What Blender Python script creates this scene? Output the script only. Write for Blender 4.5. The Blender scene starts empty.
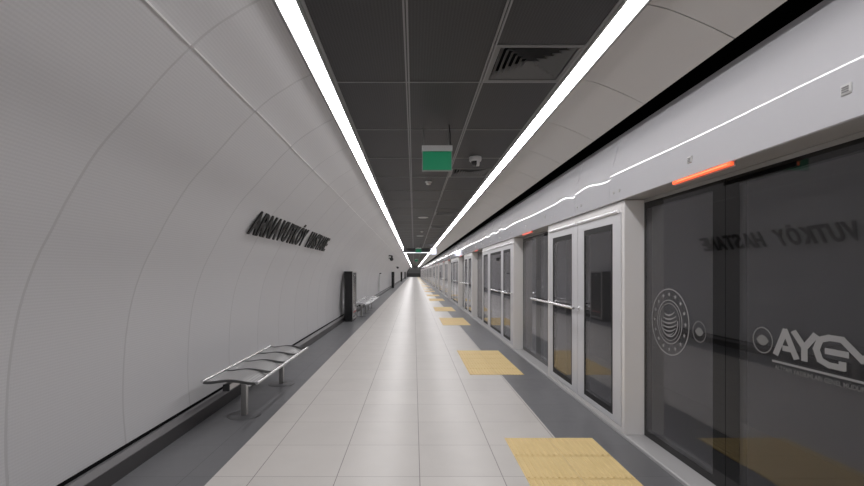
import bpy, bmesh, math, random
from mathutils import Vector, Matrix
random.seed(7)
scene = bpy.context.scene
COL = scene.collection
PI = math.pi
EYE = 1.48

# ---------------------------------------------------------------- camera
cam = bpy.data.cameras.new('camera')
cam.sensor_width = 36.0
cam.lens = 456.0 / 864.0 * 36.0
cam.shift_x = 18.0 / 864.0
cam.shift_y = 29.0 / 864.0
cam.clip_start = 0.05
cam.clip_end = 400
camo = bpy.data.objects.new('camera', cam)
camo.location = (0, 0, EYE)
camo.rotation_euler = (PI / 2, 0, 0)
COL.objects.link(camo)
scene.camera = camo
# ---------------------------------------------------------------- world, exposure
w = bpy.data.worlds.new('world')
scene.world = w
w.use_nodes = True
w.node_tree.nodes['Background'].inputs[0].default_value = (0.5, 0.5, 0.52, 1)
w.node_tree.nodes['Background'].inputs[1].default_value = 0.05
vs = scene.view_settings
vs.view_transform = 'Standard'
vs.look = 'None'
vs.gamma = 1
vs.use_curve_mapping = False
vs.exposure = 1.76
LIGHT_STRENGTH = 5.2
Y0, Y1 = -9.5, 134.0          # extent of the platform

# ---------------------------------------------------------------- materials
def mat(name, color, rough=0.5, metal=0.0, spec=0.5, emit=None, estr=0.0):
    m = bpy.data.materials.new(name)
    m.use_nodes = True
    b = m.node_tree.nodes['Principled BSDF']
    b.inputs['Base Color'].default_value = (*color, 1)
    b.inputs['Roughness'].default_value = rough
    b.inputs['Metallic'].default_value = metal
    b.inputs['Specular IOR Level'].default_value = spec
    if emit:
        b.inputs['Emission Color'].default_value = (*emit, 1)
        b.inputs['Emission Strength'].default_value = estr
    return m

class NT:
    def __init__(s, m):
        s.t = m.node_tree; s.n = s.t.nodes; s.l = s.t.links; s.b = s.n['Principled BSDF']
    def _in(s, sock, v):
        if isinstance(v, (int, float)): sock.default_value = v
        else: s.l.new(v, sock)
    def m(s, op, a, b=0.0, c=None):
        n = s.n.new('ShaderNodeMath'); n.operation = op
        s._in(n.inputs[0], a); s._in(n.inputs[1], b)
        if c is not None: s._in(n.inputs[2], c)
        return n.outputs[0]
    def pos(s):
        n = s.n.new('ShaderNodeNewGeometry'); x = s.n.new('ShaderNodeSeparateXYZ')
        s.l.new(n.outputs['Position'], x.inputs[0]); return x.outputs
    def uv(s):
        n = s.n.new('ShaderNodeUVMap'); x = s.n.new('ShaderNodeSeparateXYZ')
        s.l.new(n.outputs[0], x.inputs[0]); return x.outputs
    def mix(s, f, a, b):
        n = s.n.new('ShaderNodeMix'); n.data_type = 'RGBA'
        s._in(n.inputs[0], f)
        for i, v in ((6, a), (7, b)):
            if isinstance(v, tuple): n.inputs[i].default_value = (*v, 1)
            else: s.l.new(v, n.inputs[i])
        return n.outputs[2]
    def comb(s, x, y, z):
        n = s.n.new('ShaderNodeCombineXYZ')
        for i, v in enumerate((x, y, z)): s._in(n.inputs[i], v)
        return n.outputs[0]
    def noise(s, scale, detail=2.0, vec=None):
        n = s.n.new('ShaderNodeTexNoise'); n.inputs['Scale'].default_value = scale; n.inputs['Detail'].default_value = detail
        if vec is None:
            g = s.n.new('ShaderNodeNewGeometry'); vec = g.outputs['Position']
        s.l.new(vec, n.inputs['Vector']); return n.outputs[0]
    def white(s, vec):
        n = s.n.new('ShaderNodeTexWhiteNoise'); n.noise_dimensions = '2D'
        s.l.new(vec, n.inputs['Vector']); return n.outputs[0]
    def bump(s, h, strength, dist):
        n = s.n.new('ShaderNodeBump'); n.inputs['Strength'].default_value = strength; n.inputs['Distance'].default_value = dist
        s.l.new(h, n.inputs['Height']); s.l.new(n.outputs[0], s.b.inputs['Normal'])

def tile_mat(name, color, seam, rough, px=0.6, py=0.6, ox=0.0415, oy=0.30, width=0.005, var=0.022):
    m = mat(name, color, rough); n = NT(m); p = n.pos()
    u = n.m('DIVIDE', n.m('SUBTRACT', p[0], ox), px); v = n.m('DIVIDE', n.m('SUBTRACT', p[1], oy), py)
    fu = n.m('ABSOLUTE', n.m('SUBTRACT', n.m('FRACT', n.m('ADD', u, 100.5)), 0.5))
    fv = n.m('ABSOLUTE', n.m('SUBTRACT', n.m('FRACT', n.m('ADD', v, 100.5)), 0.5))
    su = n.m('LESS_THAN', fu, width / px / 2 * 1.2); sv = n.m('LESS_THAN', fv, width / py / 2)
    s = n.m('MAXIMUM', su, n.m('MULTIPLY', sv, 0.75))
    r = n.white(n.comb(n.m('FLOOR', u), n.m('FLOOR', v), 0))
    g = n.noise(3.0, 3.0)
    k = n.m('ADD', n.m('MULTIPLY', n.m('SUBTRACT', r, 0.5), 2 * var), n.m('MULTIPLY', n.m('SUBTRACT', g, 0.5), 0.12))
    hv = n.n.new('ShaderNodeHueSaturation'); hv.inputs['Color'].default_value = (*color, 1)
    n.l.new(n.m('ADD', k, 1.0), hv.inputs['Value'])
    c = n.mix(s, hv.outputs[0], seam)
    n.l.new(c, n.b.inputs['Base Color'])
    rr = n.m('ADD', rough - 0.03, n.m('MULTIPLY', n.noise(9.0, 3.0), 0.08))
    n.l.new(rr, n.b.inputs['Roughness'])
    return m

M = {}
M['floor'] = tile_mat('light_floor_tile', (0.64, 0.612, 0.585), (0.26, 0.225, 0.22), 0.34)
M['floor_dark'] = tile_mat('grey_floor_tile', (0.165, 0.166, 0.175), (0.085, 0.085, 0.09), 0.36, px=1.2, ox=-1.65 + 1.2, var=0.04, width=0.004)
# curved wall: fine horizontal fluting (v = arc length in metres)
m = mat('wall_panel', (0.60, 0.595, 0.61), 0.42); n = NT(m); uv = n.uv()
fl = n.m('SINE', n.m('MULTIPLY', uv[1], 2 * PI / 0.019))
dots = n.m('SINE', n.m('MULTIPLY', uv[0], 2 * PI / 0.019))
h = n.m('ADD', n.m('MULTIPLY', fl, 2.6), n.m('MULTIPLY', dots, 0.8))
k = n.m('ADD', n.m('MULTIPLY', h, 0.07), 0.5)
pr = n.white(n.comb(n.m('FLOOR', n.m('ADD', uv[0], 0.505)), 3.0, 0))
c = n.mix(k, (0.535, 0.532, 0.545), (0.635, 0.630, 0.645))
hs = n.n.new('ShaderNodeHueSaturation'); n.l.new(c, hs.inputs['Color']); n.l.new(n.m('ADD', 0.975, n.m('MULTIPLY', pr, 0.05)), hs.inputs['Value'])
n.l.new(hs.outputs[0], n.b.inputs['Base Color'])
M['wall'] = m
M['side_panel'] = mat('warm_grey_panel', (0.56, 0.545, 0.53), 0.5)
M['trim_white'] = mat('lit_joint_lip', (0.85, 0.85, 0.85), 0.4)
M['joint_dark'] = mat('joint_grey', (0.50, 0.495, 0.505), 0.5)  # slightly darker tone inside the wall grooves
m = mat('ceiling_mesh', (0.04, 0.04, 0.042), 0.55); n = NT(m); p = n.pos()
a = n.m('SINE', n.m('MULTIPLY', p[0], 2 * PI / 0.020)); b_ = n.m('SINE', n.m('MULTIPLY', p[1], 2 * PI / 0.020))
k = n.m('ADD', n.m('ADD', n.m('MULTIPLY', n.m('MULTIPLY', a, b_), 0.25), n.m('MULTIPLY', a, 0.25)), 0.5)
pu = n.white(n.comb(n.m('FLOOR', n.m('DIVIDE', n.m('ADD', p[0], 0.05), 0.58)), n.m('FLOOR', n.m('DIVIDE', p[1], 1.2)), 0))
c = n.mix(k, (0.017, 0.0165, 0.018), (0.043, 0.041, 0.044))
hs = n.n.new('ShaderNodeHueSaturation'); n.l.new(c, hs.inputs['Color']); n.l.new(n.m('ADD', 0.85, n.m('MULTIPLY', pu, 0.3)), hs.inputs['Value'])
n.l.new(hs.outputs[0], n.b.inputs['Base Color'])
M['ceiling'] = m
M['grid'] = mat('ceiling_grid_metal', (0.25, 0.248, 0.252), 0.45)
M['duct_grey'] = mat('diffuser_metal', (0.18, 0.18, 0.18), 0.5)
M['black'] = mat('black_void', (0.006, 0.006, 0.007), 0.9, spec=0.1)
M['tunnel'] = mat('tunnel_concrete', (0.38, 0.37, 0.37), 0.9)
M['base_top'] = mat('plinth_top', (0.17, 0.165, 0.17), 0.5)
M['base_dark'] = mat('plinth_stone', (0.05, 0.048, 0.05), 0.45)
M['diffuser_light'] = mat('light_diffuser', (0.9, 0.9, 0.9), 0.5, emit=(1.0, 0.98, 0.985), estr=LIGHT_STRENGTH)
M['light_edge'] = mat('light_profile', (0.30, 0.30, 0.30), 0.5)
# glossy white fascia with faint waviness
m = mat('white_fascia', (0.61, 0.61, 0.64), 0.05, spec=0.5); n = NT(m)
mp = n.n.new('ShaderNodeMapping'); g = n.n.new('ShaderNodeNewGeometry'); n.l.new(g.outputs['Position'], mp.inputs[0]); mp.inputs['Scale'].default_value = (1, 1.1, 1.5)
n.bump(n.noise(1.0, 1.0, mp.outputs[0]), 0.12, 0.010)
M['fascia'] = m
M['frame'] = mat('door_frame_metal', (0.72, 0.72, 0.745), 0.33)
M['frame_return'] = mat('frame_side_metal', (0.85, 0.835, 0.83), 0.4)
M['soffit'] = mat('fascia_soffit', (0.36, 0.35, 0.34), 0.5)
M['sill'] = mat('door_sill_metal', (0.48, 0.475, 0.48), 0.4)
M['rubber'] = mat('black_gasket', (0.012, 0.012, 0.013), 0.6)
M['black_frame'] = mat('black_door_frame', (0.005, 0.005, 0.0055), 0.03)
M['steel'] = mat('polished_steel', (0.85, 0.85, 0.86), 0.26, metal=1.0)
M['cap'] = mat('highlight_tube_metal', (0.95, 0.95, 0.97), 0.28, metal=0.9)
M['brushed'] = mat('brushed_steel', (0.50, 0.49, 0.48), 0.32, metal=1.0)
m = mat('perforated_steel', (0.40, 0.40, 0.40), 0.35, metal=0.85); n = NT(m)
tc = n.n.new('ShaderNodeTexCoord'); x = n.n.new('ShaderNodeSeparateXYZ'); n.l.new(tc.outputs['Object'], x.inputs[0])
a = n.m('ABSOLUTE', n.m('SUBTRACT', n.m('FRACT', n.m('MULTIPLY', x.outputs[0], 40)), 0.5))
b_ = n.m('ABSOLUTE', n.m('SUBTRACT', n.m('FRACT', n.m('MULTIPLY', x.outputs[1], 40)), 0.5))
d = n.m('SQRT', n.m('ADD', n.m('MULTIPLY', a, a), n.m('MULTIPLY', b_, b_)))
hole = n.m('LESS_THAN', d, 0.30)
n.l.new(n.mix(hole, (0.70, 0.70, 0.70), (0.12, 0.12, 0.12)), n.b.inputs['Base Color'])
n.l.new(n.m('SUBTRACT', 0.85, n.m('MULTIPLY', hole, 0.6)), n.b.inputs['Metallic'])
M['perf'] = m
M['bench_rib'] = mat('bench_rib', (0.12, 0.12, 0.12), 0.35, metal=0.7)
M['plate'] = mat('dark_floor_plate', (0.14, 0.14, 0.147), 0.35)
M['yellow'] = mat('yellow_tactile', (0.66, 0.50, 0.24), 0.55)
n = NT(M['yellow']); c = n.mix(n.noise(6, 4), (0.78, 0.585, 0.26), (0.90, 0.69, 0.345)); n.l.new(c, n.b.inputs['Base Color'])
M['green'] = mat('green_sign_face', (0.010, 0.15, 0.075), 0.4, emit=(0.01, 0.22, 0.10), estr=0.10)
M['white_plastic'] = mat('white_plastic', (0.62, 0.62, 0.62), 0.4)
M['wire'] = mat('thin_wire', (0.25, 0.25, 0.25), 0.4, metal=0.6)
M['letter'] = mat('black_letter_metal', (0.010, 0.010, 0.010), 0.5, spec=0.3)
M['sticker'] = mat('frosted_film', (0.31, 0.31, 0.315), 0.6)
M['sticker_dim'] = mat('frosted_film_thin', (0.19, 0.19, 0.192), 0.6)
M['orange_lamp'] = mat('orange_lamp', (0.8, 0.2, 0.05), 0.4, emit=(1.0, 0.10, 0.04), estr=0.28)
M['orange_core'] = mat('orange_lamp_core', (0.8, 0.2, 0.05), 0.4, emit=(1.0, 0.28, 0.13), estr=0.45)
M['red_lamp'] = mat('red_lamp', (0.6, 0.1, 0.05), 0.4, emit=(1.0, 0.12, 0.07), estr=0.16)
M['totem_black'] = mat('totem_black_glass', (0.010, 0.010, 0.011), 0.25)
M['red'] = mat('red_band', (0.30, 0.015, 0.03), 0.5)
M['screen'] = mat('bluish_screen', (0.5, 0.5, 0.6), 0.4, emit=(0.75, 0.80, 1.0), estr=0.5)
M['sign_light'] = mat('lit_sign_edge', (0.9, 0.9, 0.9), 0.4, emit=(0.85, 0.92, 1.0), estr=0.4)
M['dark_metal'] = mat('dark_metal', (0.03, 0.03, 0.032), 0.5)
M['end_wall'] = mat('end_wall_grey', (0.12, 0.12, 0.12), 0.7)
M['backing'] = mat('backing_grey', (0.2, 0.2, 0.2), 0.8)
# glass: two real faces, each reflecting as a single glass surface
def glass_mat(name, tint, base):
    m = bpy.data.materials.new(name); m.use_nodes = True; t = m.node_tree
    t.nodes.clear()
    out = t.nodes.new('ShaderNodeOutputMaterial'); mx = t.nodes.new('ShaderNodeMixShader')
    tr = t.nodes.new('ShaderNodeBsdfTransparent'); tr.inputs[0].default_value = (*tint, 1)
    gl = t.nodes.new('ShaderNodeBsdfGlossy'); gl.inputs['Roughness'].default_value = 0.015
    gl.inputs['Color'].default_value = (0.97, 0.97, 1.0, 1)
    fr = t.nodes.new('ShaderNodeFresnel'); ge = t.nodes.new('ShaderNodeNewGeometry')
    mr = t.nodes.new('ShaderNodeMapRange'); mr.inputs['To Min'].default_value = 1.62; mr.inputs['To Max'].default_value = 1 / 1.62
    t.links.new(ge.outputs['Backfacing'], mr.inputs['Value']); t.links.new(mr.outputs[0], fr.inputs['IOR'])
    df = t.nodes.new('ShaderNodeBsdfDiffuse'); df.inputs[0].default_value = (*base, 1)
    m2 = t.nodes.new('ShaderNodeMixShader'); m2.inputs[0].default_value = 0.15
    t.links.new(tr.outputs[0], m2.inputs[1]); t.links.new(df.outputs[0], m2.inputs[2])
    t.links.new(fr.outputs[0], mx.inputs[0]); t.links.new(m2.outputs[0], mx.inputs[1]); t.links.new(gl.outputs[0], mx.inputs[2])
    t.links.new(mx.outputs[0], out.inputs[0])
    return m
M['glass'] = glass_mat('tinted_glass', (0.75, 0.75, 0.77), (0.15, 0.15, 0.15))

# ---------------------------------------------------------------- mesh helpers
def box(bm, x0, x1, y0, y1, z0, z1, mi=0):
    v = [bm.verts.new((x, y, z)) for x in (x0, x1) for y in (y0, y1) for z in (z0, z1)]
    for f in ((0, 1, 3, 2), (4, 6, 7, 5), (0, 4, 5, 1), (2, 3, 7, 6), (0, 2, 6, 4), (1, 5, 7, 3)):
        bm.faces.new([v[i] for i in f]).material_index = mi
def prism_y(bm, pts, y0, y1, mi=0):
    a = [bm.verts.new((x, y0, z)) for x, z in pts]; b = [bm.verts.new((x, y1, z)) for x, z in pts]
    n = len(pts)
    fs = [bm.faces.new(a), bm.faces.new(b[::-1])]
    for i in range(n): fs.append(bm.faces.new((a[i], b[i], b[(i + 1) % n], a[(i + 1) % n])))
    for f in fs: f.material_index = mi
def cyl(bm, p0, p1, r0, r1=None, seg=16, mi=0):
    r1 = r0 if r1 is None else r1
    p0 = Vector(p0); p1 = Vector(p1); d = (p1 - p0).normalized()
    q = d.to_track_quat('Z', 'Y')
    a = [bm.verts.new(p0 + q @ Vector((r0 * math.cos(2 * PI * i / seg), r0 * math.sin(2 * PI * i / seg), 0))) for i in range(seg)]
    b = [bm.verts.new(p1 + q @ Vector((r1 * math.cos(2 * PI * i / seg), r1 * math.sin(2 * PI * i / seg), 0))) for i in range(seg)]
    fs = [bm.faces.new(a[::-1]), bm.faces.new(b)]
    for i in range(seg):
        f = bm.faces.new((a[i], a[(i + 1) % seg], b[(i + 1) % seg], b[i])); f.smooth = True; fs.append(f)
    for f in fs: f.material_index = mi
def lathe(bm, prof, c=(0, 0, 0), seg=24, mi=0):
    rings = []
    for r, z in prof:
        rings.append([bm.verts.new((c[0] + r * math.cos(2 * PI * i / seg), c[1] + r * math.sin(2 * PI * i / seg), c[2] + z)) for i in range(seg)])
    for a, b in zip(rings, rings[1:]):
        for i in range(seg):
            f = bm.faces.new((a[i], a[(i + 1) % seg], b[(i + 1) % seg], b[i])); f.smooth = True; f.material_index = mi
    bm.faces.new(rings[0][::-1]).material_index = mi; bm.faces.new(rings[-1]).material_index = mi
def mesh(name, bm, *mats, fix=True):
    if fix: bmesh.ops.recalc_face_normals(bm, faces=bm.faces)
    for ed in bm.edges:
        if any(not f.smooth for f in ed.link_faces): ed.smooth = False
    me = bpy.data.meshes.new(name); bm.to_mesh(me); bm.free()
    for m in mats: me.materials.append(m)
    return me
def obj(name, bm, mats, parent=None, bevel=0, loc=None, fix=True):
    if not isinstance(mats, (list, tuple)): mats = [mats]
    me = mesh(name, bm, *mats, fix=fix) if isinstance(bm, bmesh.types.BMesh) else bm
    o = bpy.data.objects.new(name, me); COL.objects.link(o)
    if parent: o.parent = parent
    if loc: o.location = loc
    if bevel:
        md = o.modifiers.new('bevel', 'BEVEL'); md.width = bevel; md.segments = 2; md.limit_method = 'ANGLE'
    return o
def tag(o, label, cat, group=None):
    o['label'] = label; o['category'] = cat
    if group: o['group'] = group
    return o
def thing(name, label, cat, loc=(0, 0, 0), group=None):
    o = bpy.data.objects.new(name, None); COL.objects.link(o); o.location = loc; o.empty_display_size = 0.1
    return tag(o, label, cat, group)
def struct(name, bm, mats, fix=True):
    o = obj(name, bm, mats, fix=fix); o['kind'] = 'structure'; return o
def dup(root, loc, label=None, skip=()):
    r = root.copy(); COL.objects.link(r); r.location = loc
    if label: r['label'] = label
    def rec(src, dst):
        for ch in list(src.children):
            if ch.name.split('.')[0] in skip: continue
            c = ch.copy(); COL.objects.link(c); c.parent = dst; rec(ch, c)
    rec(root, r)
    return r
def B(): return bmesh.new()

# ================================================================ structure
bm = B()
def quad(bm, x0, x1, y0, y1, z, mi=0, up=True):
    v = [bm.verts.new(p) for p in ((x0, y0, z), (x1, y0, z), (x1, y1, z), (x0, y1, z))]
    if not up: v = v[::-1]
    f = bm.faces.new(v); f.material_index = mi
XL, XR = -1.452, 1.262
quad(bm, XL, XR, Y0, Y1, 0, 0)
quad(bm, -2.5, XL, Y0, Y1, 0, 1)
quad(bm, XR, 1.90, Y0, Y1, 0, 1)
struct('floor', bm, [M['floor'], M['floor_dark']], fix=False)

# curved left wall: profile (x, z), bottom to ceiling light
prof_ctrl = [(-2.200, 0.165), (-2.222, 0.42), (-2.222, 0.68), (-2.200, 1.00), (-2.150, 1.28), (-2.065, 1.53), (-1.965, 1.73),
             (-1.87, 1.91), (-1.72, 2.15), (-1.52, 2.375), (-1.36, 2.56), (-1.20, 2.72), (-1.10, 2.805), (-0.98, 2.885), (-0.88, 2.945), (-0.785, 2.99)]
def catmull(P, k=4):
    out = []
    for i in range(len(P) - 1):
        p0 = P[max(i - 1, 0)]; p1 = P[i]; p2 = P[i + 1]; p3 = P[min(i + 2, len(P) - 1)]
        for j in range(k):
            t = j / k
            out.append(tuple(0.5 * (2 * b + (c - a) * t + (2 * a - 5 * b + 4 * c - d) * t * t + (3 * b - a - 3 * c + d) * t ** 3) for a, b, c, d in zip(p0, p1, p2, p3)))
    out.append(P[-1]); return out
prof = catmull(prof_ctrl, 3)
def profile_at(z):
    for a, b in zip(prof, prof[1:]):
        if a[1] <= z <= b[1]:
            t = (z - a[1]) / (b[1] - a[1]); return a[0] + (b[0] - a[0]) * t
    return prof[-1][0]
nrm = []
for i in range(len(prof)):
    a = Vector(prof[max(i - 1, 0)]); b = Vector(prof[min(i + 1, len(prof) - 1)]); d = (b - a).normalized()
    nrm.append(Vector((-d.y, d.x)))      # away from the platform
arc = [0]
for a, b in zip(prof, prof[1:]): arc.append(arc[-1] + (Vector(b) - Vector(a)).length)
bm = B(); uvl = bm.loops.layers.uv.new('UVMap')
ys = []
k = math.floor(Y0)
while k + 0.49 < Y1:
    s = k + 0.485
    ys += [(s - 0.010, 0, 0), (s - 0.009, 0.001, 1), (s + 0.009, 0.001, 1), (s + 0.010, 0, 0)]
    k += 1
ys = [(Y0, 0, 0)] + [q for q in ys if Y0 < q[0] < Y1] + [(Y1, 0, 0)]
rows = []
for (y, dd, g) in ys:
    rows.append([bm.verts.new((p[0] + nn.x * dd, y, p[1] + nn.y * dd)) for p, nn in zip(prof, nrm)])
for i in range(len(ys) - 1):
    groove = (ys[i][2] + ys[i + 1][2]) > 0
    for j in range(len(prof) - 1):
        f = bm.faces.new((rows[i][j], rows[i][j + 1], rows[i + 1][j + 1], rows[i + 1][j]))
        f.smooth = not groove; f.material_index = 1 if ys[i][2] and ys[i + 1][2] else 0
        for lp, (yy, aa) in zip(f.loops, ((ys[i][0], arc[j]), (ys[i][0], arc[j + 1]), (ys[i + 1][0], arc[j + 1]), (ys[i + 1][0], arc[j]))):
            lp[uvl].uv = (yy, aa)
wl = struct('wall_left', bm, [M['wall'], M['joint_dark']], fix=False)
# strip along the high wall joint, coloured white for light caught on its lip
bm = B()
k = math.floor(Y0) + 0.485
while k < Y1 - 1:
    j = random.uniform(-0.004, 0.004)
    cx, cz = -1.213 + 0.006 + j, 2.712 + j
    d = Vector((0.74, 0.67)); nn = Vector((0.67, -0.74))
    a = Vector((cx, cz)) - d * 0.0045; b = Vector((cx, cz)) + d * 0.0045
    prism_y(bm, [tuple(a - nn * 0.02), tuple(b - nn * 0.02), tuple(b + nn * 0.004), tuple(a + nn * 0.004)], k + 0.02, k + 0.98)
    k += 1
struct('trim_1', bm, M['trim_white'])
# plinth along the curved wall
bm = B()
prism_y(bm, [(-2.40, 0), (-2.095, 0), (-2.115, 0.105), (-2.40, 0.105)], Y0, Y1, 0)
prism_y(bm, [(-2.40, 0.105), (-2.125, 0.105), (-2.165, 0.141), (-2.40, 0.14)], Y0, Y1, 1)
prism_y(bm, [(-2.40, 0.14), (-2.192, 0.14), (-2.192, 0.166), (-2.40, 0.166)], Y0, Y1, 2)
struct('baseboard_left', bm, [M['base_dark'], M['base_top'], M['black']])

# mesh ceiling (the openings for the diffusers are cut out)
CZ = 2.98
XA, XB = -0.63, 1.155
VENTS = [3.0, 6.6, 11.4, 15.0, 19.8, 23.4, 28.2, 31.8]
bm = B()
quad(bm, XA, 0.53, Y0, Y1, CZ, 0, False)
yy = Y0
for v in VENTS:
    quad(bm, 0.53, XB, yy, v, CZ, 0, False); yy = v + 0.6
quad(bm, 0.53, XB, yy, Y1, CZ, 0, False)
quad(bm, -2.4, 2.3, Y0, Y1, 3.45, 1, False)
struct('ceiling', bm, [M['ceiling'], M['black']], fix=False)
bm = B()
for x in (-0.05, 0.53):
    for s in (-1, 1): box(bm, x + s * 0.010 - 0.006, x + s * 0.010 + 0.006, Y0, Y1, CZ - 0.008, CZ + 0.01)
y = 3.6 - 1.2 * 9
while y < Y1:
    box(bm, XA, XB, y - 0.006, y + 0.006, CZ - 0.004, CZ + 0.01); y += 1.2
for x in (XA + 0.012, XB - 0.012): box(bm, x - 0.012, x + 0.012, Y0, Y1, CZ - 0.006, CZ + 0.01)
struct('trim_2', bm, M['grid'])

# warm grey sloping side panels between the right light and the black slot
side = catmull([(1.305, 2.985), (1.42, 2.957), (1.55, 2.908), (1.68, 2.850), (1.80, 2.790)], 3)
bm = B()
k = math.floor(Y0) + 0.56
while k < Y1 - 0.1:
    a0, a1 = k + 0.004, min(k + 0.996, Y1)
    rr = []
    for y in (a0, a1): rr.append([[bm.verts.new((x, y, z)) for x, z in side], [bm.verts.new((x + 0.012, y, z + 0.02)) for x, z in side]])
    for j in range(len(side) - 1):
        f = bm.faces.new((rr[0][0][j], rr[1][0][j], rr[1][0][j + 1], rr[0][0][j + 1])); f.smooth = True
        bm.faces.new((rr[0][1][j], rr[0][1][j + 1], rr[1][1][j + 1], rr[1][1][j]))
        for q in (0, 1):
            vs_ = (rr[q][0][j], rr[q][0][j + 1], rr[q][1][j + 1], rr[q][1][j])
            bm.faces.new(vs_ if q == 0 else vs_[::-1])
    bm.faces.new((rr[0][0][-1], rr[1][0][-1], rr[1][1][-1], rr[0][1][-1]))
    k += 1
struct('trim_3', bm, M['side_panel'], fix=False)

# tunnel side behind the screen doors
bm = B()
quad(bm, 2.02, 5.4, Y0, Y1, -1.0, 0)
def vquad(bm, x, y0, y1, z0, z1, mi=0):
    f = bm.faces.new([bm.verts.new(p) for p in ((x, y0, z0), (x, y1, z0), (x, y1, z1), (x, y0, z1))]); f.material_index = mi
vquad(bm, 5.4, Y0, Y1, -1.0, 3.45)
vquad(bm, 2.30, Y0, Y1, 2.6, 3.45, 1)
quad(bm, 2.30, 5.4, Y0, Y1, 3.4, 0, False)
vquad(bm, 2.16, Y0, Y1, -1.0, 0.0)
struct('wall_right', bm, [M['tunnel'], M['black']], fix=False)
bm = B(); box(bm, -2.6, 5.4, Y1, Y1 + 0.1, -1, 3.5)
struct('wall_far', bm, M['end_wall'])
bm = B(); box(bm, -2.6, 5.4, Y0 - 0.1, Y0, -1, 3.5)
struct('wall_back', bm, M['side_panel'])
# raised sill strip under the screen doors
bm = B(); prism_y(bm, [(1.872, -0.02), (1.872, 0.022), (1.880, 0.03), (2.16, 0.03), (2.16, -0.02)], Y0, Y1)
struct('trim_4', bm, M['sill'])

# ================================================================ long ceiling lights
def light_line(x0, x1, label):
    t = thing('linear_ceiling_light', label, 'ceiling light', ((x0 + x1) / 2, 0, CZ), 'long light lines in the ceiling')
    bm = B(); y = Y0; hw = (x1 - x0) / 2
    while y < Y1 - 0.1:
        quad(bm, -hw + 0.013, hw - 0.013, y, min(y + 2.0, Y1), -0.004, 0, False); y += 2.0
    obj('diffuser', bm, M['diffuser_light'], t, fix=False)
    bm = B()
    for s in (-1, 1): box(bm, s * (hw - 0.003) - 0.009, s * (hw - 0.003) + 0.009, Y0, Y1, -0.014, 0.06)
    box(bm, -hw, hw, Y0, Y1, 0.05, 0.06)
    obj('housing', bm, M['light_edge'], t)
light_line(-0.772, -0.638, 'long continuous white ceiling light line where the curved left wall meets the dark ceiling')
light_line(1.160, 1.295, 'long continuous white ceiling light line on the right, beside the warm grey sloping panels')

# ================================================================ platform screen doors
ENDS = []
k = -1
while True:
    for off in (4.06, 8.58):
        e = off + 10.64 * k
        if e - 2.1 < Y1 - 3 and e > -3: ENDS.append(e)
    k += 1
    if 4.06 + 10.64 * k > Y1: break
ENDS.sort()
RW = 2.20
SPLIT = 1.06
GX = 2.05
ORD = ['nearest', 'second', 'third', 'fourth', 'fifth', 'sixth', 'seventh', 'eighth', 'ninth', 'tenth', 'eleventh', 'twelfth', 'thirteenth', 'fourteenth',
       'fifteenth', 'sixteenth', 'seventeenth', 'eighteenth', 'nineteenth', 'twentieth', 'twenty-first', 'twenty-second', 'twenty-third', 'twenty-fourth', 'twenty-fifth', 'twenty-sixth']
VIS = [e for e in ENDS if e > 2]
HID = [e for e in ENDS if e <= 2]

# --- sliding doors. local origin: (GX, far edge, 0.03); leaves run toward -y
def sliding_door():
    t = thing('sliding_platform_door', '', 'platform door', (GX, 0, 0.03), 'sliding glass platform doors')
    H0, H1 = 0.0, 2.065
    for i, (a, b, inner) in enumerate(((-SPLIT + 0.002, -0.004, 0), (-RW + 0.004, -SPLIT - 0.002, 1))):
        bm = B()
        st_in = 0.125; st_out = 0.03
        s0 = st_in if i == 0 else st_out; s1 = st_out if i == 0 else st_in
        box(bm, -0.001, 0.05, a, a + s0, H0, H1); box(bm, -0.001, 0.05, b - s1, b, H0, H1)
        box(bm, -0.001, 0.05, a + s0, b - s1, H0, 0.055); box(bm, -0.001, 0.05, a + s0, b - s1, H1 - 0.055, H1)
        leaf = obj('door_leaf', bm, M['black_frame'], t)
        bm = B(); box(bm, 0.0, 0.010, a + s0 + 0.001, b - s1 - 0.001, H0 + 0.056, H1 - 0.056)
        obj('glass_pane', bm, M['glass'], leaf)
    bm = B(); box(bm, 0.0, 0.06, -RW + 0.001, -0.001, H1, 2.094)
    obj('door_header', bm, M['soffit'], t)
    return t
door0 = sliding_door()

def ring_yz(bm, cy, cz, r0, r1, x=-0.001, seg=40, a0=0.0, a1=2 * PI, sy=1.0):
    closed = abs(a1 - a0 - 2 * PI) < 1e-6
    n_ = seg if closed else seg + 1
    P = []
    for i in range(n_):
        a = a0 + (a1 - a0) * i / seg
        P.append([bm.verts.new((x - q, cy - r * math.cos(a) * sy, cz + r * math.sin(a))) for r, q in ((r0, 0.0006), (r1, 0.0006), (r1, 0), (r0, 0))])
    m_ = seg if closed else seg
    for i in range(m_):
        a, b = P[i], P[(i + 1) % n_]
        for j in range(4): bm.faces.new((a[j], a[(j + 1) % 4], b[(j + 1) % 4], b[j]))
def disc_yz(bm, cy, cz, ry, rz, x=-0.001, seg=20):
    vs_ = [bm.verts.new((x - 0.0006, cy - ry * math.cos(2 * PI * i / seg), cz + rz * math.sin(2 * PI * i / seg))) for i in range(seg)]
    bm.faces.new(vs_)
def text_meshes(s, size, bold=0.0, extrude=0.02, sx=1.0):
    """mesh of a string in its own XY plane"""
    c = bpy.data.curves.new('txt', 'FONT'); c.body = s; c.size = size; c.extrude = extrude; c.offset = bold
    c.resolution_u = 4
    o = bpy.data.objects.new('txt', c); COL.objects.link(o)
    dg = bpy.context.evaluated_depsgraph_get()
    me = bpy.data.meshes.new_from_object(o.evaluated_get(dg)); bpy.data.objects.remove(o)
    bpy.data.curves.remove(c)
    return me
def set_basis(me, right, up, out, org, sx=1.0):
    R = Matrix((right, up, out)).transposed().to_4x4()
    me.transform(Matrix.Translation(org) @ R @ Matrix.Diagonal((sx, 1, 1, 1)))

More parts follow.
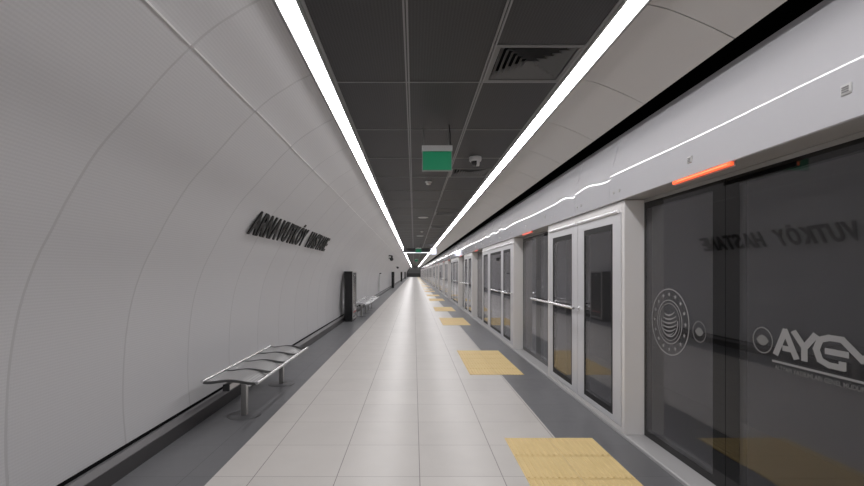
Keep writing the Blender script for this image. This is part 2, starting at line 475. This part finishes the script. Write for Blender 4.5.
CZB = 1.05     # local height of emblem centres (world 1.08)
def emblem_mesh():
    bm = B(); R = 0.268; cy = 0; cz = 0
    ring_yz(bm, cy, cz, R - 0.010, R, seg=56)
    ring_yz(bm, cy, cz, R - 0.098, R - 0.090, seg=48)
    for i in range(16):
        a = 2 * PI * i / 16
        # five-pointed star marks between the rings
        c0 = Vector((-(R - 0.048) * math.cos(a), (R - 0.048) * math.sin(a)))
        pts = []
        for j in range(10):
            rr = 0.019 if j % 2 == 0 else 0.009
            b = PI / 2 + j * PI / 5
            pts.append(bm.verts.new((-0.0016, c0.x + rr * math.cos(b), c0.y + rr * math.sin(b))))
        bm.faces.new(pts)
    # laurel-like inner ring and globe with curved bands
    ring_yz(bm, cy, cz, 0.145, 0.150, seg=40)
    ring_yz(bm, cy, cz, 0.112, 0.122, seg=40, a0=PI * 0.95, a1=PI * 2.05)
    for k_ in range(6):
        zz = -0.085 + k_ * 0.032
        wv = math.sqrt(max(0.0, 0.105 ** 2 - zz ** 2))
        N = 12; prev = None
        for i in range(N + 1):
            u = -1 + 2 * i / N
            yv = -wv * u; zc = zz - 0.022 * (1 - u * u) + 0.01 * u
            th = 0.0075 * (1 - 0.6 * abs(u))
            cur = (bm.verts.new((-0.0016, yv, zc - th)), bm.verts.new((-0.0016, yv, zc + th)))
            if prev: bm.faces.new((prev[0], cur[0], cur[1], prev[1]))
            prev = cur
    return mesh('round_emblem', bm, M['sticker'])
EMB = emblem_mesh()
def eye_mesh():
    bm = B()
    ring_yz(bm, 0, 0, 0.070, 0.077, seg=36)
    N = 14; prev = None
    for i in range(N + 1):
        u = -1 + 2 * i / N; th = 0.030 * (1 - u * u) + 0.0004
        cur = (bm.verts.new((-0.0016, 0.048 * u, -th)), bm.verts.new((-0.0016, 0.048 * u, th)))
        if prev: bm.faces.new((prev[0], cur[0], cur[1], prev[1]))
        prev = cur
    return mesh('eye_emblem', bm, M['sticker_dim'])
EYEM = eye_mesh()

def place_emblems(door, full):
    leaves = [c for c in door.children if c.name.startswith('door_leaf')]
    leaves.sort(key=lambda c: -sum((c.matrix_basis @ Vector(b)).y for b in c.bound_box))
    far, near = leaves[0], leaves[1]
    o = obj('round_emblem', EMB, None, far, loc=(0, -0.40, CZB)); o['label'] = 'large round frosted seal with a ring of marks around a globe'
    o = obj('eye_emblem', EYEM, None, far, loc=(0, -0.785, CZB - 0.03))
    o = obj('eye_emblem', EYEM, None, near, loc=(0, -1.380, CZB))
    # letters A Y G M
    # bold letters drawn as strokes:  u to the right (toward -y), v up, in letter heights
    L = 0.155; z0 = 0.978; y_start = -1.472
    strokes = [
        [(0.04, 0.0), (0.40, 1.0), (0.80, 0.0)], [(0.36, 0.28), (0.70, 0.28)],
        [(0.74, 1.0), (1.10, 0.46), (1.46, 1.0)], [(1.10, 0.50), (1.10, 0.0)],
        [(2.30, 1.0), (1.90, 1.0), (1.62, 0.88), (1.50, 0.50), (1.62, 0.12), (1.90, 0.0), (2.30, 0.0)], [(2.30, -0.02), (2.30, 0.16)],
        [(1.84, 0.50), (2.42, 0.50)],
        [(2.30, 1.0), (2.86, 0.40), (3.36, 1.0)], [(3.42, 1.06), (3.42, 0.0)],
    ]
    bm = B(); th = 0.112; lay = 0
    for st in strokes:
        for (u0, v0), (u1, v1) in zip(st, st[1:]):
            a = Vector((u0, v0)); b = Vector((u1, v1)); d = (b - a).normalized(); nn = Vector((-d.y, d.x)) * th
            a2 = a - d * th * 0.6; b2 = b + d * th * 0.6
            q = [a2 + nn, b2 + nn, b2 - nn, a2 - nn]
            lay += 1
            bm.faces.new([bm.verts.new((-0.0014 - 0.00012 * lay, y_start - p.x * 0.178, z0 + p.y * (L - 0.02) + 0.012)) for p in q])
    for v in bm.verts: v.co.y = max(v.co.y, -RW + 0.012)
    obj('letters', bm, M['sticker'], near)['label'] = 'large grey frosted letters AYGM'
    bm = B()
    box(bm, -0.0016, -0.001, -RW + 0.014, y_start + 0.02, z0 - 0.040, z0 - 0.028)
    obj('underline', bm, M['sticker'], near)
    me = text_meshes('ALTYAPI YATIRIMLARI GENEL M\u00dcD\u00dcRL\u00dc\u011e\u00dc', 0.034, 0.0006, 0.0002)
    wid = max(v.co.x for v in me.vertices)
    set_basis(me, (0, -1, 0), (0, 0, 1), (-1, 0, 0), (-0.0014, y_start, z0 - 0.078), 0.60 / wid)
    me.materials.append(M['sticker'])
    obj('small_lettering', me, None, near)
    me.materials[0] = M['sticker_dim']
    return door

first = True
for i, e in enumerate(VIS):
    if i == 0:
        d = door0
        d.location.y = e
    else:
        d = dup(door0, (GX, e, 0.03))
    d['label'] = ['nearest dark glass sliding door with a round seal and large AYGM letters',
                  'second sliding glass platform door, between the two nearest pale frame blocks'][i] if i < 2 else \
        '%s sliding glass platform door counted from the camera along the right side' % ORD[i]
place_done = False
for e in HID:
    d = dup(door0, (GX, e, 0.03), 'sliding glass platform door behind the camera on the right side')
place_emblems(door0, True)

# --- fixed frame blocks with window leaves
def frame_block(y0, y1, wins, label, group, detail=True):
    """origin at (1.875, y0, 0.03); wins = window spans (absolute y, near to far)"""
    t = thing('platform_screen_panel', label, 'platform screen', (1.875, y0, 0.03), group)
    Lb = y1 - y0
    # end returns
    bm = B()
    box(bm, 0.0, 0.235, Lb - 0.06, Lb - 0.001, 0, 2.09); box(bm, 0.0, 0.235, 0.001, 0.06, 0, 2.09)
    box(bm, 0.0, 0.10, 0.06, Lb - 0.06, 1.99, 2.09)
    box(bm, 0.0, 0.10, 0.06, Lb - 0.06, 0.0, 0.045)
    obj('surround', bm, M['frame_return'], t, bevel=0.003 if detail else 0)
    edges = [0.065] + [((wins[i][1] + wins[i + 1][0]) / 2 - y0) for i in range(len(wins) - 1)] + [Lb - 0.065]
    for i, (a, b) in enumerate(wins):
        a -= y0; b -= y0
        c, d = edges[i] + 0.006, edges[i + 1] - 0.006
        z0, z1, w0, w1 = 0.052, 1.985, 0.105, 1.905
        bm = B()
        box(bm, -0.002, 0.045, c, a, z0, z1); box(bm, -0.002, 0.045, b, d, z0, z1)
        box(bm, -0.002, 0.045, a, b, z0, w0); box(bm, -0.002, 0.045, a, b, w1, z1)
        leaf = obj('door_leaf', bm, M['frame'], t)
        bm = B(); g = 0.035
        box(bm, 0.001, 0.05, a, a + g, w0, w1); box(bm, 0.001, 0.05, b - g, b, w0, w1)
        box(bm, 0.001, 0.05, a + g, b - g, w0, w0 + g * 1.6); box(bm, 0.001, 0.05, a + g, b - g, w1 - g * 1.6, w1)
        obj('gasket', bm, M['rubber'], leaf)
        bm = B(); box(bm, 0.004, 0.014, a + g + 0.001, b - g - 0.001, w0 + g * 1.6 + 0.001, w1 - g * 1.6 - 0.001)
        obj('glass_pane', bm, M['glass'], leaf)
        bm = B(); cyl(bm, (-0.004, c + 0.03, 2.005), (-0.004, d - 0.03, 2.005), 0.018, seg=12)  # tube added to catch a bright line along the frame top
        obj('highlight_tube', bm, M['cap'], t)
    return t
def push_bar(t, ya, yb, ynodes, y0):
    bm = B(); cyl(bm, (-0.085, ya - y0, 1.045), (-0.085, yb - y0, 1.045), 0.016, seg=12)
    for q in ynodes:
        cyl(bm, (-0.085, q - y0, 1.045), (0.0, q - y0, 1.045), 0.013, seg=10)
        cyl(bm, (-0.010, q - y0, 1.045), (-0.001, q - y0, 1.045), 0.032, seg=14)
    obj('push_bar', bm, M['steel'], t)['label'] = 'shiny horizontal steel push bar'
# short block prototype and long block prototype
E1, E2, E3 = 4.06, 8.58, 14.70
sh = frame_block(E1, E2 - RW, [(4.30, 5.03), (5.41, 6.16)],
                 'nearest pale grey frame block, with two narrow dark windows, beyond the nearest sliding door', 'pale framed window blocks between the sliding doors')
push_bar(sh, 5.12, 6.95, [5.17, 6.26], E1)
lg = frame_block(E2, E3 - RW, [(8.86, 9.57), (9.83, 11.20), (11.58, 12.30)],
                 'second pale grey frame block from the camera, longer and with three windows', 'pale framed window blocks between the sliding doors')
push_bar(lg, 8.68, 9.35, [8.74], E2)
push_bar(lg, 9.70, 10.6, [9.72], E2)
nb = 2
for i in range(len(ENDS) - 1):
    e = ENDS[i]; nx = ENDS[i + 1] - RW
    if abs(e - E1) < 0.01 or abs(e - E2) < 0.01: continue
    src = sh if nx - e < 3 else lg
    if e < 0:
        dup(src, (1.875, e, 0.03), 'pale grey frame block with three windows beside the camera, out of frame')
    else:
        nb += 1
        dup(src, (1.875, e, 0.03), '%s pale grey frame block from the camera, with %s windows' % (ORD[nb - 1], 'two' if src is sh else 'three'))

# --- glossy white fascia over the doors
# section of the fascia: nearly upright below, a soft fold, then leaning back
FRONT = [(0.0, 0.004)]
for z0_, z1_ in [(0.004, 0.10), (0.10, 0.234)] + [(0.234 + 0.0045 * q, 0.234 + 0.0045 * (q + 1)) for q in range(8)] + [(0.270, 0.40), (0.40, 0.53), (0.53, 0.657)]:
    tt = min(1.0, max(0.0, ((z0_ + z1_) / 2 - 0.234) / 0.036))
    FRONT.append((FRONT[-1][0] + (z1_ - z0_) * math.tan(math.radians(3.8 + 10.0 * tt)), z1_))
def fascia(y0, y1, seed, lamp, label, grp='glossy white fascia panels above the platform doors'):
    rnd = random.Random(seed)
    t = thing('fascia_panel', label, 'fascia panel', (1.85, y0, 2.126), grp)
    L = y1 - y0 - 0.006; N = 12; sl = 0.35 if L > 2.3 else 1.0; wob = 0.25 if L > 2.3 else 1.0; bow = rnd.uniform(0.0003, 0.0012); jb = rnd.uniform(-0.0025, 0.0025); jt = rnd.uniform(-0.002, 0.002)
    bm = B(); rows = []
    front = FRONT
    for i in range(N + 1):
        u = i / N; y = L * u
        r = []
        for j, (x, z) in enumerate(front):
            v = z / 0.657
            if 0.2 < z < 0.3: z += 0.016 * (2 * u - 1) * sl + 0.018 * math.sin(u * 7 + seed) * wob
            r.append(bm.verts.new((x + bow * 4 * u * (1 - u) * (0.3 + v) + jb * (1 - v) + jt * v * (u - 0.5) * 2, y, z)))
        r.append(bm.verts.new((0.14, y, 0.664))); r.append(bm.verts.new((0.30, y, 0.664)))
        r.append(bm.verts.new((0.30, y, 0.0))); r.append(bm.verts.new((0.012, y, 0.0)))
        rows.append(r)
    n_ = len(rows[0])
    for i in range(N):
        for j in range(n_):
            f = bm.faces.new((rows[i][j], rows[i][(j + 1) % n_], rows[i + 1][(j + 1) % n_], rows[i + 1][j]))
            f.smooth = j < len(front) - 1
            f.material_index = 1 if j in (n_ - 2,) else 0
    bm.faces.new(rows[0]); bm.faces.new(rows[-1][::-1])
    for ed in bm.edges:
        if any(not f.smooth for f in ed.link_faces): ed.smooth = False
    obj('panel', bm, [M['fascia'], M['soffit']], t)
    if lamp:
        ml, mc = lamp
        yc = L / 2
        bm = B(); box(bm, -0.002, 0.016, yc - 0.36, yc + 0.24, -0.022, -0.001)
        lo = obj('indicator_lamp', bm, ml, t); lo['label'] = 'glowing orange strip lamp on the underside' if mc else 'dim red strip lamp on the underside'
        bm = B(); box(bm, 0.017, 0.026, yc - 0.37, yc + 0.25, -0.030, -0.001)  # added strip that keeps the lamp's reflection out of the door glass
        obj('added_lamp_shield', bm, M['soffit'], t)
        if mc:
            bm = B(); box(bm, -0.005, -0.002, yc - 0.33, yc + 0.18, -0.013, -0.007)
            obj('lamp_core', bm, mc, lo)
    return t
def plate(t, y, z):
    x = 0.068 * z
    bm = B(); box(bm, x - 0.006, x + 0.004, y - 0.025, y + 0.025, z - 0.023, z + 0.023)
    o = obj('sensor_plate', bm, M['white_plastic'], t, bevel=0.004)
    bm = B()
    for k in range(3): box(bm, x - 0.009, x - 0.006, y - 0.015, y + 0.015, z - 0.013 + k * 0.010, z - 0.009 + k * 0.010)
    obj('vent_slot', bm, M['grid'], o)
def holes(t, y, z):
    for dy in (0.0, 0.12):
        x = 0.068 * z
        bm = B(); cyl(bm, (x - 0.004, y + dy, z), (x + 0.01, y + dy, z), 0.014, seg=12)
        obj('key_lock', bm, M['brushed'], t)
np_ = 0
for i, e in enumerate(ENDS):
    lampm = (M['orange_lamp'], M['orange_core']) if abs(e - E1) < 0.01 else (M['red_lamp'], None)
    a, b = e - RW - 0.15, e + 0.28
    vis = e > 2
    if vis: np_ += 1
    lab = ('white fascia panel with the bright orange strip lamp above the nearest sliding door' if abs(e - E1) < 0.01 else
           '%s white fascia panel carrying a dim red door lamp, counted from the camera' % ORD[np_ - 2]) if vis else 'white fascia panel above a platform door behind the camera'
    t = fascia(a, b, i, lampm, lab)
    if e < 60:
        plate(t, 1.36, 0.11)
        plate(t, 0.25, 0.14)
        if vis: holes(t, b - a - 0.22, 0.09)
    if i + 1 < len(ENDS):
        nx = ENDS[i + 1] - RW - 0.15
        k = 2 if nx - b < 3 else 3
        for q in range(k):
            c, d = b + (nx - b) * q / k, b + (nx - b) * (q + 1) / k
            bx = '%s of the plain white fascia panels between the %s and %s sliding doors' % (['nearest', 'second' if k == 3 else 'farther', 'farthest'][q], ORD[max(np_ - 1, 0)], ORD[np_]) if vis else '%s plain white fascia panel beside the camera, out of frame' % ['rearmost', 'middle', 'foremost'][q]
            t = fascia(c, d, 100 + i * 4 + q, None, bx)
            if vis and e < 60: holes(t, d - c - 0.22, 0.09)

# ================================================================ tactile pads
tw = 0.392
bm = B()
box(bm, 0.002, tw - 0.002, 0.002, 0.398, 0, 0.004)
for k in range(9):
    x = 0.022 + k * (tw - 0.044) / 8
    prism_y(bm, [(x - 0.011, 0.004), (x - 0.006, 0.0085), (x + 0.006, 0.0085), (x + 0.011, 0.004)], 0.015, 0.385)
TILE = mesh('tactile_tile', bm, M['yellow'])
for i, e in enumerate(VIS):
    lab = ['nearest yellow tactile paving pad, cut by the bottom edge of the picture', 'second yellow tactile paving pad from the camera, in front of the second sliding door'][i] if i < 2 else \
        '%s yellow tactile paving pad from the camera, on the platform edge' % ORD[i]
    t = thing('tactile_paving', lab, 'tactile paving', (0.803, e - 2.02, 0.0), 'yellow tactile pads in front of the platform doors')
    for r in range(5):
        for c in range(2):
            o = bpy.data.objects.new('tactile_tile', TILE); COL.objects.link(o); o.parent = t; o.location = (c * tw, r * 0.405, 0)

# ================================================================ benches
def bench(yn, label, seat_mat='perf', rib_mat='bench_rib'):
    X0 = -1.725; L = 2.02
    t = thing('steel_bench', label, 'bench', (X0, yn, 0), 'steel benches along the curved wall')
    def sec(u):   # section from the wall side (0) to the platform side (1): lifted back edge, crown, dropping front
        return 0.438 + 0.026 * math.sin(PI * min(1.0, max(0.0, (u - 0.08) / 0.84))) ** 1.5 + 0.012 * (1 - u) ** 4
    n_ = 14; ps = [(-0.235 + 0.42 * i / n_, sec(i / n_) - (0.030 * max(0, i / n_ - 0.8) / 0.2)) for i in range(n_ + 1)]
    sw = (L - 5 * 0.02) / 4
    bm = B()
    for i in range(n_):
        (xa, za), (xb, zb) = ps[i], ps[i + 1]
        v = [bm.verts.new(p) for p in ((xa, 0, za), (xb, 0, zb), (xb, sw, zb), (xa, sw, za))]
        w_ = [bm.verts.new((q.co.x, q.co.y, q.co.z - 0.006)) for q in v]
        f = bm.faces.new(v); f.smooth = True
        bm.faces.new(w_[::-1])
        bm.faces.new((v[0], w_[0], w_[1], v[1])); bm.faces.new((v[2], w_[2], w_[3], v[3]))
    bmesh.ops.remove_doubles(bm, verts=bm.verts, dist=0.0001)
    seat_ps = ps; ps = [(-0.250 + 0.50 * i / n_, sec(i / n_)) for i in range(n_ + 1)]
    SE = mesh('seat', bm, M[seat_mat])
    bm = B()
    for i in range(n_):
        (xa, za), (xb, zb) = ps[i], ps[i + 1]
        lo, hi = -0.016, 0.008
        v = [bm.verts.new(p) for p in ((xa, 0, za + lo), (xb, 0, zb + lo), (xb, 0, zb + hi), (xa, 0, za + hi))]
        w_ = [bm.verts.new((q.co.x, 0.018, q.co.z)) for q in v]
        bm.faces.new(v); bm.faces.new(w_[::-1]); bm.faces.new((v[3], v[2], w_[2], w_[3])); bm.faces.new((v[1], v[0], w_[0], w_[1]))
    RB = mesh('rib', bm, M[rib_mat])
    for k in range(4):
        o = obj('seat', SE, None, t, loc=(0, 0.02 + k * (sw + 0.02), 0))
    for k in range(5):
        obj('rib', RB, None, t, loc=(0, 0.001 + k * (sw + 0.02), 0))
    for s, zz in ((-1, 0.456), (1, 0.440)):
        bm = B(); cyl(bm, (s * 0.256, 0.0, zz), (s * 0.256, L, zz), 0.015, seg=12)
        obj('edge_rail', bm, M['steel'], t)
    bm = B(); box(bm, -0.060, -0.005, 0.02, L - 0.02, 0.367, 0.424)
    obj('support_beam', bm, M['brushed'], t, bevel=0.004)
    for y in (0.0, L - 0.02):
        bm = B(); box(bm, -0.063, -0.002, y, y + 0.02, 0.364, 0.427)
        obj('end_cap', bm, M['rubber'], t, bevel=0.004)
    for y in (0.46, 1.78):
        bm = B(); box(bm, -0.055, 0.0, y - 0.03, y + 0.03, 0.006, 0.366)
        leg = obj('leg', bm, M['brushed'], t, bevel=0.004)
        bm = B(); lathe(bm, [(0.17, 0.0), (0.17, 0.003), (0.165, 0.006), (0.0005, 0.006)], (-0.03, y, 0.0), seg=32)
        obj('foot_plate', bm, M['plate'], leg)
    return t
bench(4.26, 'nearest stainless steel bench with four curved perforated seats, by the curved wall')
bench(14.75, 'steel bench just beyond the black cabinet, the nearer of the two far shiny benches', 'steel', 'steel')
bench(17.05, 'steel bench farthest along the curved wall, beyond the other far shiny bench', 'steel', 'steel')

# ================================================================ black cabinets along the wall
def cabinet(y, label):
    t = thing('black_cabinet', label, 'cabinet', (-2.075, y, 0), 'upright black cabinets along the curved wall')
    bm = B(); box(bm, 0.0, 0.245, 0.0, 0.86, 0.06, 1.50)
    obj('body', bm, M['totem_black'], t, bevel=0.006)
    bm = B(); box(bm, 0.02, 0.23, 0.03, 0.83, 0.0, 0.06)
    obj('plinth', bm, M['dark_metal'], t)
    bm = B(); 
    box(bm, 0.246, 0.262, 0.0, 0.05, 0.06, 1.50); box(bm, 0.246, 0.262, 0.81, 0.86, 0.06, 1.50)
    box(bm, 0.246, 0.262, 0.05, 0.81, 1.46, 1.50); box(bm, 0.246, 0.262, 0.05, 0.81, 0.06, 0.12)
    fr = obj('front_frame', bm, M['brushed'], t)
    bm = B(); box(bm, 0.247, 0.258, 0.051, 0.809, 0.121, 1.459)
    dr = obj('door', bm, M['totem_black'], t)
    bm = B(); box(bm, 0.258, 0.261, 0.12, 0.74, 0.25, 0.29)
    obj('red_band', bm, M['red'], dr)['label'] = 'red band low on the cabinet front'
    bm = B(); box(bm, 0.258, 0.264, 0.38, 0.46, 1.36, 1.40)
    obj('badge', bm, M['white_plastic'], dr)
cabinet(13.55, 'nearest upright black cabinet against the curved wall, just before the far benches')
cabinet(42.0, 'second upright black cabinet, far along the curved wall')
cabinet(70.5, 'third upright black cabinet, very far along the curved wall')
cabinet(99.0, 'fourth and farthest upright black cabinet by the curved wall')

# pale wall cabinet and wall-mounted cameras further along
t = thing('wall_panel_box', 'narrow pale panel box with dark cap on the curved wall before the second black cabinet', 'wall box', (-2.27, 28.0, 0))
bm = B(); box(bm, 0, 0.20, 0, 0.5, 0.3, 1.36); obj('body', bm, M['white_plastic'], t, bevel=0.01)
bm = B(); box(bm, -0.0, 0.24, -0.03, 0.53, 1.361, 1.42); obj('top_cap', bm, M['dark_metal'], t)
def wall_speaker(y, z, label, r=0.13):
    x = profile_at(z)
    t = thing('wall_speaker', label, 'speaker', (x, y, z), 'small dark devices high on the curved wall')
    bm = B(); cyl(bm, (-0.0, 0, 0.0), (0.16, 0, -0.02), 0.03); cyl(bm, (0.002, 0, 0), (0.02, 0, -0.002), 0.07)
    obj('bracket', bm, M['dark_metal'], t)
    bm = B(); lathe(bm, [(0.04, 0.0), (r * 0.6, 0.10), (r, 0.22), (r, 0.24)], seg=20)
    for v in bm.verts: v.co = Matrix.Rotation(PI / 2 + 0.25, 3, 'X') @ v.co + Vector((0.18, 0.10, -0.02))
    obj('horn', bm, M['dark_metal'], t)
wall_speaker(28.0, 2.34, 'dark device on the curved wall, nearest and lower of the two close together', 0.11)
wall_speaker(26.5, 2.44, 'small dark device on the curved wall, just above and before another', 0.06)
wall_speaker(46.0, 2.0, 'small dark device on the curved wall farther along, above the second black cabinet', 0.11)

# ================================================================ station name letters on the wall
p0 = Vector((-1.87, 1.918)); p1 = Vector((-1.745, 2.16)); up2 = (p1 - p0).normalized(); out2 = Vector((up2.y, -up2.x))
sign = thing('station_name_sign', 'large raised black letters of the station name on the curved wall above the bench', 'sign', (p0.x, 5.02, p0.y))
H = 0.295
UP = Vector((up2.x, 0, up2.y)); OUT = Vector((out2.x, 0, out2.y)); RIGHT = Vector((0, 1, 0))
def letter(ch, y, wd):
    me = text_meshes(ch, 0.40, 0.010, 0.009)
    xs = [v.co.x for v in me.vertices]; zs = [v.co.y for v in me.vertices]
    x0, x1 = min(xs), max(xs)
    base = min(zs)
    ref = text_meshes('H', 0.40, 0.012, 0.016); cap = max(v.co.y for v in ref.vertices) - min(v.co.y for v in ref.vertices)
    me.transform(Matrix.Translation((-x0, -base, 0)))
    me.transform(Matrix.Diagonal((wd / (x1 - x0), H / cap, 1, 1)))
    set_basis(me, tuple(RIGHT), tuple(UP), tuple(OUT), Vector((0, y, 0)) + OUT * 0.035)
    me.materials.append(M['letter'])
    o = obj('letter', me, None, sign)
    bm = B()
    for s in (0.25, 0.75):
        c = Vector((0, y + wd * s, 0)) + UP * (H * 0.5)
        cyl(bm, tuple(c - OUT * 0.03), tuple(c + OUT * 0.02), 0.006, seg=8)
    obj('stand_off', bm, M['wire'], o)
y = 0.0
W = {'A': 0.205, 'R': 0.185, 'N': 0.185, 'V': 0.20, 'U': 0.18, 'T': 0.185, 'K': 0.19, '\u00d6': 0.20, 'Y': 0.20, 'H': 0.185, 'S': 0.175, 'E': 0.165}
for word, gap in (('ARNAVUTK\u00d6Y', 0.23), ('HASTANE', 0)):
    for ch in word:
        letter(ch, y, W[ch] * 1.12); y += W[ch] * 1.12 + 0.026
    y += gap

# ================================================================ ceiling devices
def diffuser(y, label):
    t = thing('air_diffuser', label, 'air vent', (0.8425, y + 0.3, CZ), 'square air diffusers in the dark ceiling')
    hx, hy = 0.298, 0.292
    def loop(bm, a, b, z): return [bm.verts.new(p) for p in ((-a, -b, z), (a, -b, z), (a, b, z), (-a, b, z))]
    bm = B()
    A = loop(bm, hx, hy, -0.004); C = loop(bm, hx - 0.035, hy - 0.035, -0.004); D = loop(bm, hx - 0.035, hy - 0.035, 0.06); E = loop(bm, hx, hy, 0.06)
    for i in range(4):
        j = (i + 1) % 4
        for P, Q in ((A, C), (C, D), (D, E), (E, A)): bm.faces.new((P[i], P[j], Q[j], Q[i]))
    obj('frame', bm, M['duct_grey'], t)
    for k in range(6):
        a = hx - 0.045 - k * 0.040; b = hy - 0.045 - k * 0.040
        if b < 0.02: break
        bm = B()
        # each ring is a thin tilted blade, lower at its outer edge
        l1 = loop(bm, a, b, 0.002); l2 = loop(bm, a - 0.036, b - 0.036, 0.045); l3 = loop(bm, a - 0.036, b - 0.036, 0.048); l4 = loop(bm, a, b, 0.005)
        for i in range(4):
            j = (i + 1) % 4
            for P, Q in ((l1, l2), (l2, l3), (l3, l4), (l4, l1)): bm.faces.new((P[i], P[j], Q[j], Q[i]))
        obj('louvre', bm, M['duct_grey'], t)
    bm = B(); box(bm, -hx, hx, -hy, hy, 0.10, 0.11); obj('back_plate', bm, M['black'], t)
for i, v in enumerate(VENTS):
    diffuser(v, '%s square louvred air diffuser from the camera in the dark ceiling' % ORD[i])

def exit_sign(y, label, cable=False):
    t = thing('hanging_exit_sign', label, 'sign', (0.235, y, CZ), 'green signs hanging from the dark ceiling')
    bm = B(); box(bm, -0.145, 0.145, -0.012, 0.012, -0.462, -0.275)
    obj('green_face', bm, M['green'], t)
    bm = B(); box(bm, -0.155, 0.155, -0.03, 0.03, -0.272, -0.215)
    obj('lamp_housing', bm, M['white_plastic'], t, bevel=0.004)
    bm = B()
    box(bm, -0.153, -0.145, -0.014, 0.014, -0.466, -0.272); box(bm, 0.145, 0.153, -0.014, 0.014, -0.466, -0.272); box(bm, -0.153, 0.153, -0.014, 0.014, -0.472, -0.464)
    obj('rim', bm, M['grid'], t)
    for x in (-0.135, 0.115):
        bm = B(); cyl(bm, (x, 0, -0.216), (x, 0, 0), 0.0025, seg=6)
        obj('suspension_wire', bm, M['wire'], t)
    bm = B()
    pts = [(0.125, 0, 0), (0.128, 0, -0.05), (0.135, 0, -0.11), (0.134, 0, -0.16), (0.145, 0, -0.215)]
    for a, b in zip(pts, pts[1:]): cyl(bm, a, b, 0.006, seg=8)
    obj('cable', bm, M['rubber'], t)
exit_sign(4.65, 'nearest green sign hanging on wires from the dark ceiling')
exit_sign(24.2, 'second green hanging sign, far off, just before the lit crossbar')
exit_sign(45.0, 'third green hanging sign, tiny, beyond the lit crossbar')

t = thing('dome_camera', 'white dome security camera on the dark ceiling beside the nearest green sign', 'security camera', (0.80, 5.95, CZ))
bm = B(); lathe(bm, [(0.078, 0.0), (0.080, -0.040), (0.072, -0.058), (0.04, -0.060)], seg=28); obj('base', bm, M['white_plastic'], t)
bm = B(); lathe(bm, [(0.056, -0.048), (0.054, -0.075), (0.044, -0.098), (0.026, -0.113), (0.002, -0.118)], seg=28); obj('dome', bm, M['totem_black'], t)
bm = B()
ro = [(0.060, 0.020), (0.050, 0.0)]
for i in range(10):
    a0, a1 = PI * i / 10 , PI * (i + 1) / 10
    q = [(0.061, a0), (0.061, a1)]
    ang = lambda a, r, x: (x, r * math.cos(a), -0.055 - r * math.sin(a))
    v = [bm.verts.new(p) for p in (ang(a0, 0.064, 0.012), ang(a1, 0.064, 0.012), ang(a1, 0.064, 0.05), ang(a0, 0.064, 0.05))]
    bm.faces.new(v)
obj('white_shroud', bm, M['white_plastic'], t)
def smoke(x, y, label, r=0.06):
    t = thing('smoke_detector', label, 'smoke detector', (x, y, CZ), 'round smoke detectors on the dark ceiling')
    bm = B(); lathe(bm, [(r, 0.0), (r, -0.02), (r * 0.9, -0.024), (r * 0.6, -0.024)], seg=24); obj('base', bm, M['white_plastic'], t)
    bm = B(); lathe(bm, [(r * 0.78, -0.024), (r * 0.74, -0.045), (r * 0.5, -0.055), (0.002, -0.056)], seg=24); obj('sensor_head', bm, M['brushed'], t)
smoke(0.24, 7.55, 'nearest round smoke detector on the ceiling, beyond the nearest green sign')
smoke(0.29, 16.7, 'second round smoke detector, small, farther along the ceiling')
smoke(0.24, 27.9, 'third round smoke detector, tiny, just beyond the lit crossbar')
def speaker(y, label, r=0.14):
    t = thing('ceiling_speaker', label, 'speaker', (0.25, y, CZ), 'round flat ceiling speakers')
    bm = B(); lathe(bm, [(r, 0.0), (r, -0.012), (r * 0.92, -0.016), (r * 0.88, -0.010)], seg=28); obj('rim', bm, M['white_plastic'], t)
    bm = B(); lathe(bm, [(r * 0.87, -0.009), (r * 0.8, -0.013), (0.002, -0.013)], seg=28); obj('grille', bm, M['brushed'], t)
speaker(12.5, 'nearer pale round flat ceiling speaker between the nearest and second smoke detectors')
speaker(18.9, 'farther pale round flat ceiling speaker beyond the second smoke detector')

# lit crossbar gantry with screen far down the platform
t = thing('overhead_sign_gantry', 'dark overhead crossbar with a glowing white lower edge spanning the far ceiling', 'overhead sign', (0.22, 27.0, CZ))
bm = B(); box(bm, -0.85, 0.75, -0.05, 0.05, -0.33, -0.10); obj('sign_body', bm, M['dark_metal'], t)
bm = B(); box(bm, -0.85, 0.75, -0.055, 0.055, -0.375, -0.33); obj('glowing_edge', bm, M['sign_light'], t)
bm = B()
for x in (-0.6, 0.5): cyl(bm, (x, 0, -0.10), (x, 0, 0.0), 0.015, seg=8)
obj('hanger', bm, M['grid'], t)
t = thing('information_screen', 'small bright bluish screen hanging at the right end of the lit crossbar', 'screen', (1.14, 27.0, CZ))
bm = B(); box(bm, -0.15, 0.17, -0.06, 0.06, -0.46, -0.10); obj('housing', bm, M['dark_metal'], t)
bm = B(); box(bm, -0.145, 0.165, -0.066, -0.061, -0.455, -0.105); box(bm, 0.171, 0.176, -0.055, 0.055, -0.45, -0.11)
obj('display', bm, M['screen'], t)
bm = B(); cyl(bm, (0, 0, -0.10), (0, 0, 0.0), 0.015, seg=8); obj('hanger', bm, M['grid'], t)

# low dark barrier at the far end of the platform
t = thing('end_barrier', 'low dark barrier across the far end of the platform', 'barrier', (0, 131, 0))
bm = B(); box(bm, -1.9, 1.75, 0, 0.08, 0.15, 1.1); obj('panel', bm, M['dark_metal'], t)
for x in (-1.85, 0, 1.7):
    bm = B(); box(bm, x - 0.04, x + 0.04, 0.081, 0.14, 0, 1.15); obj('post', bm, M['dark_metal'], t)
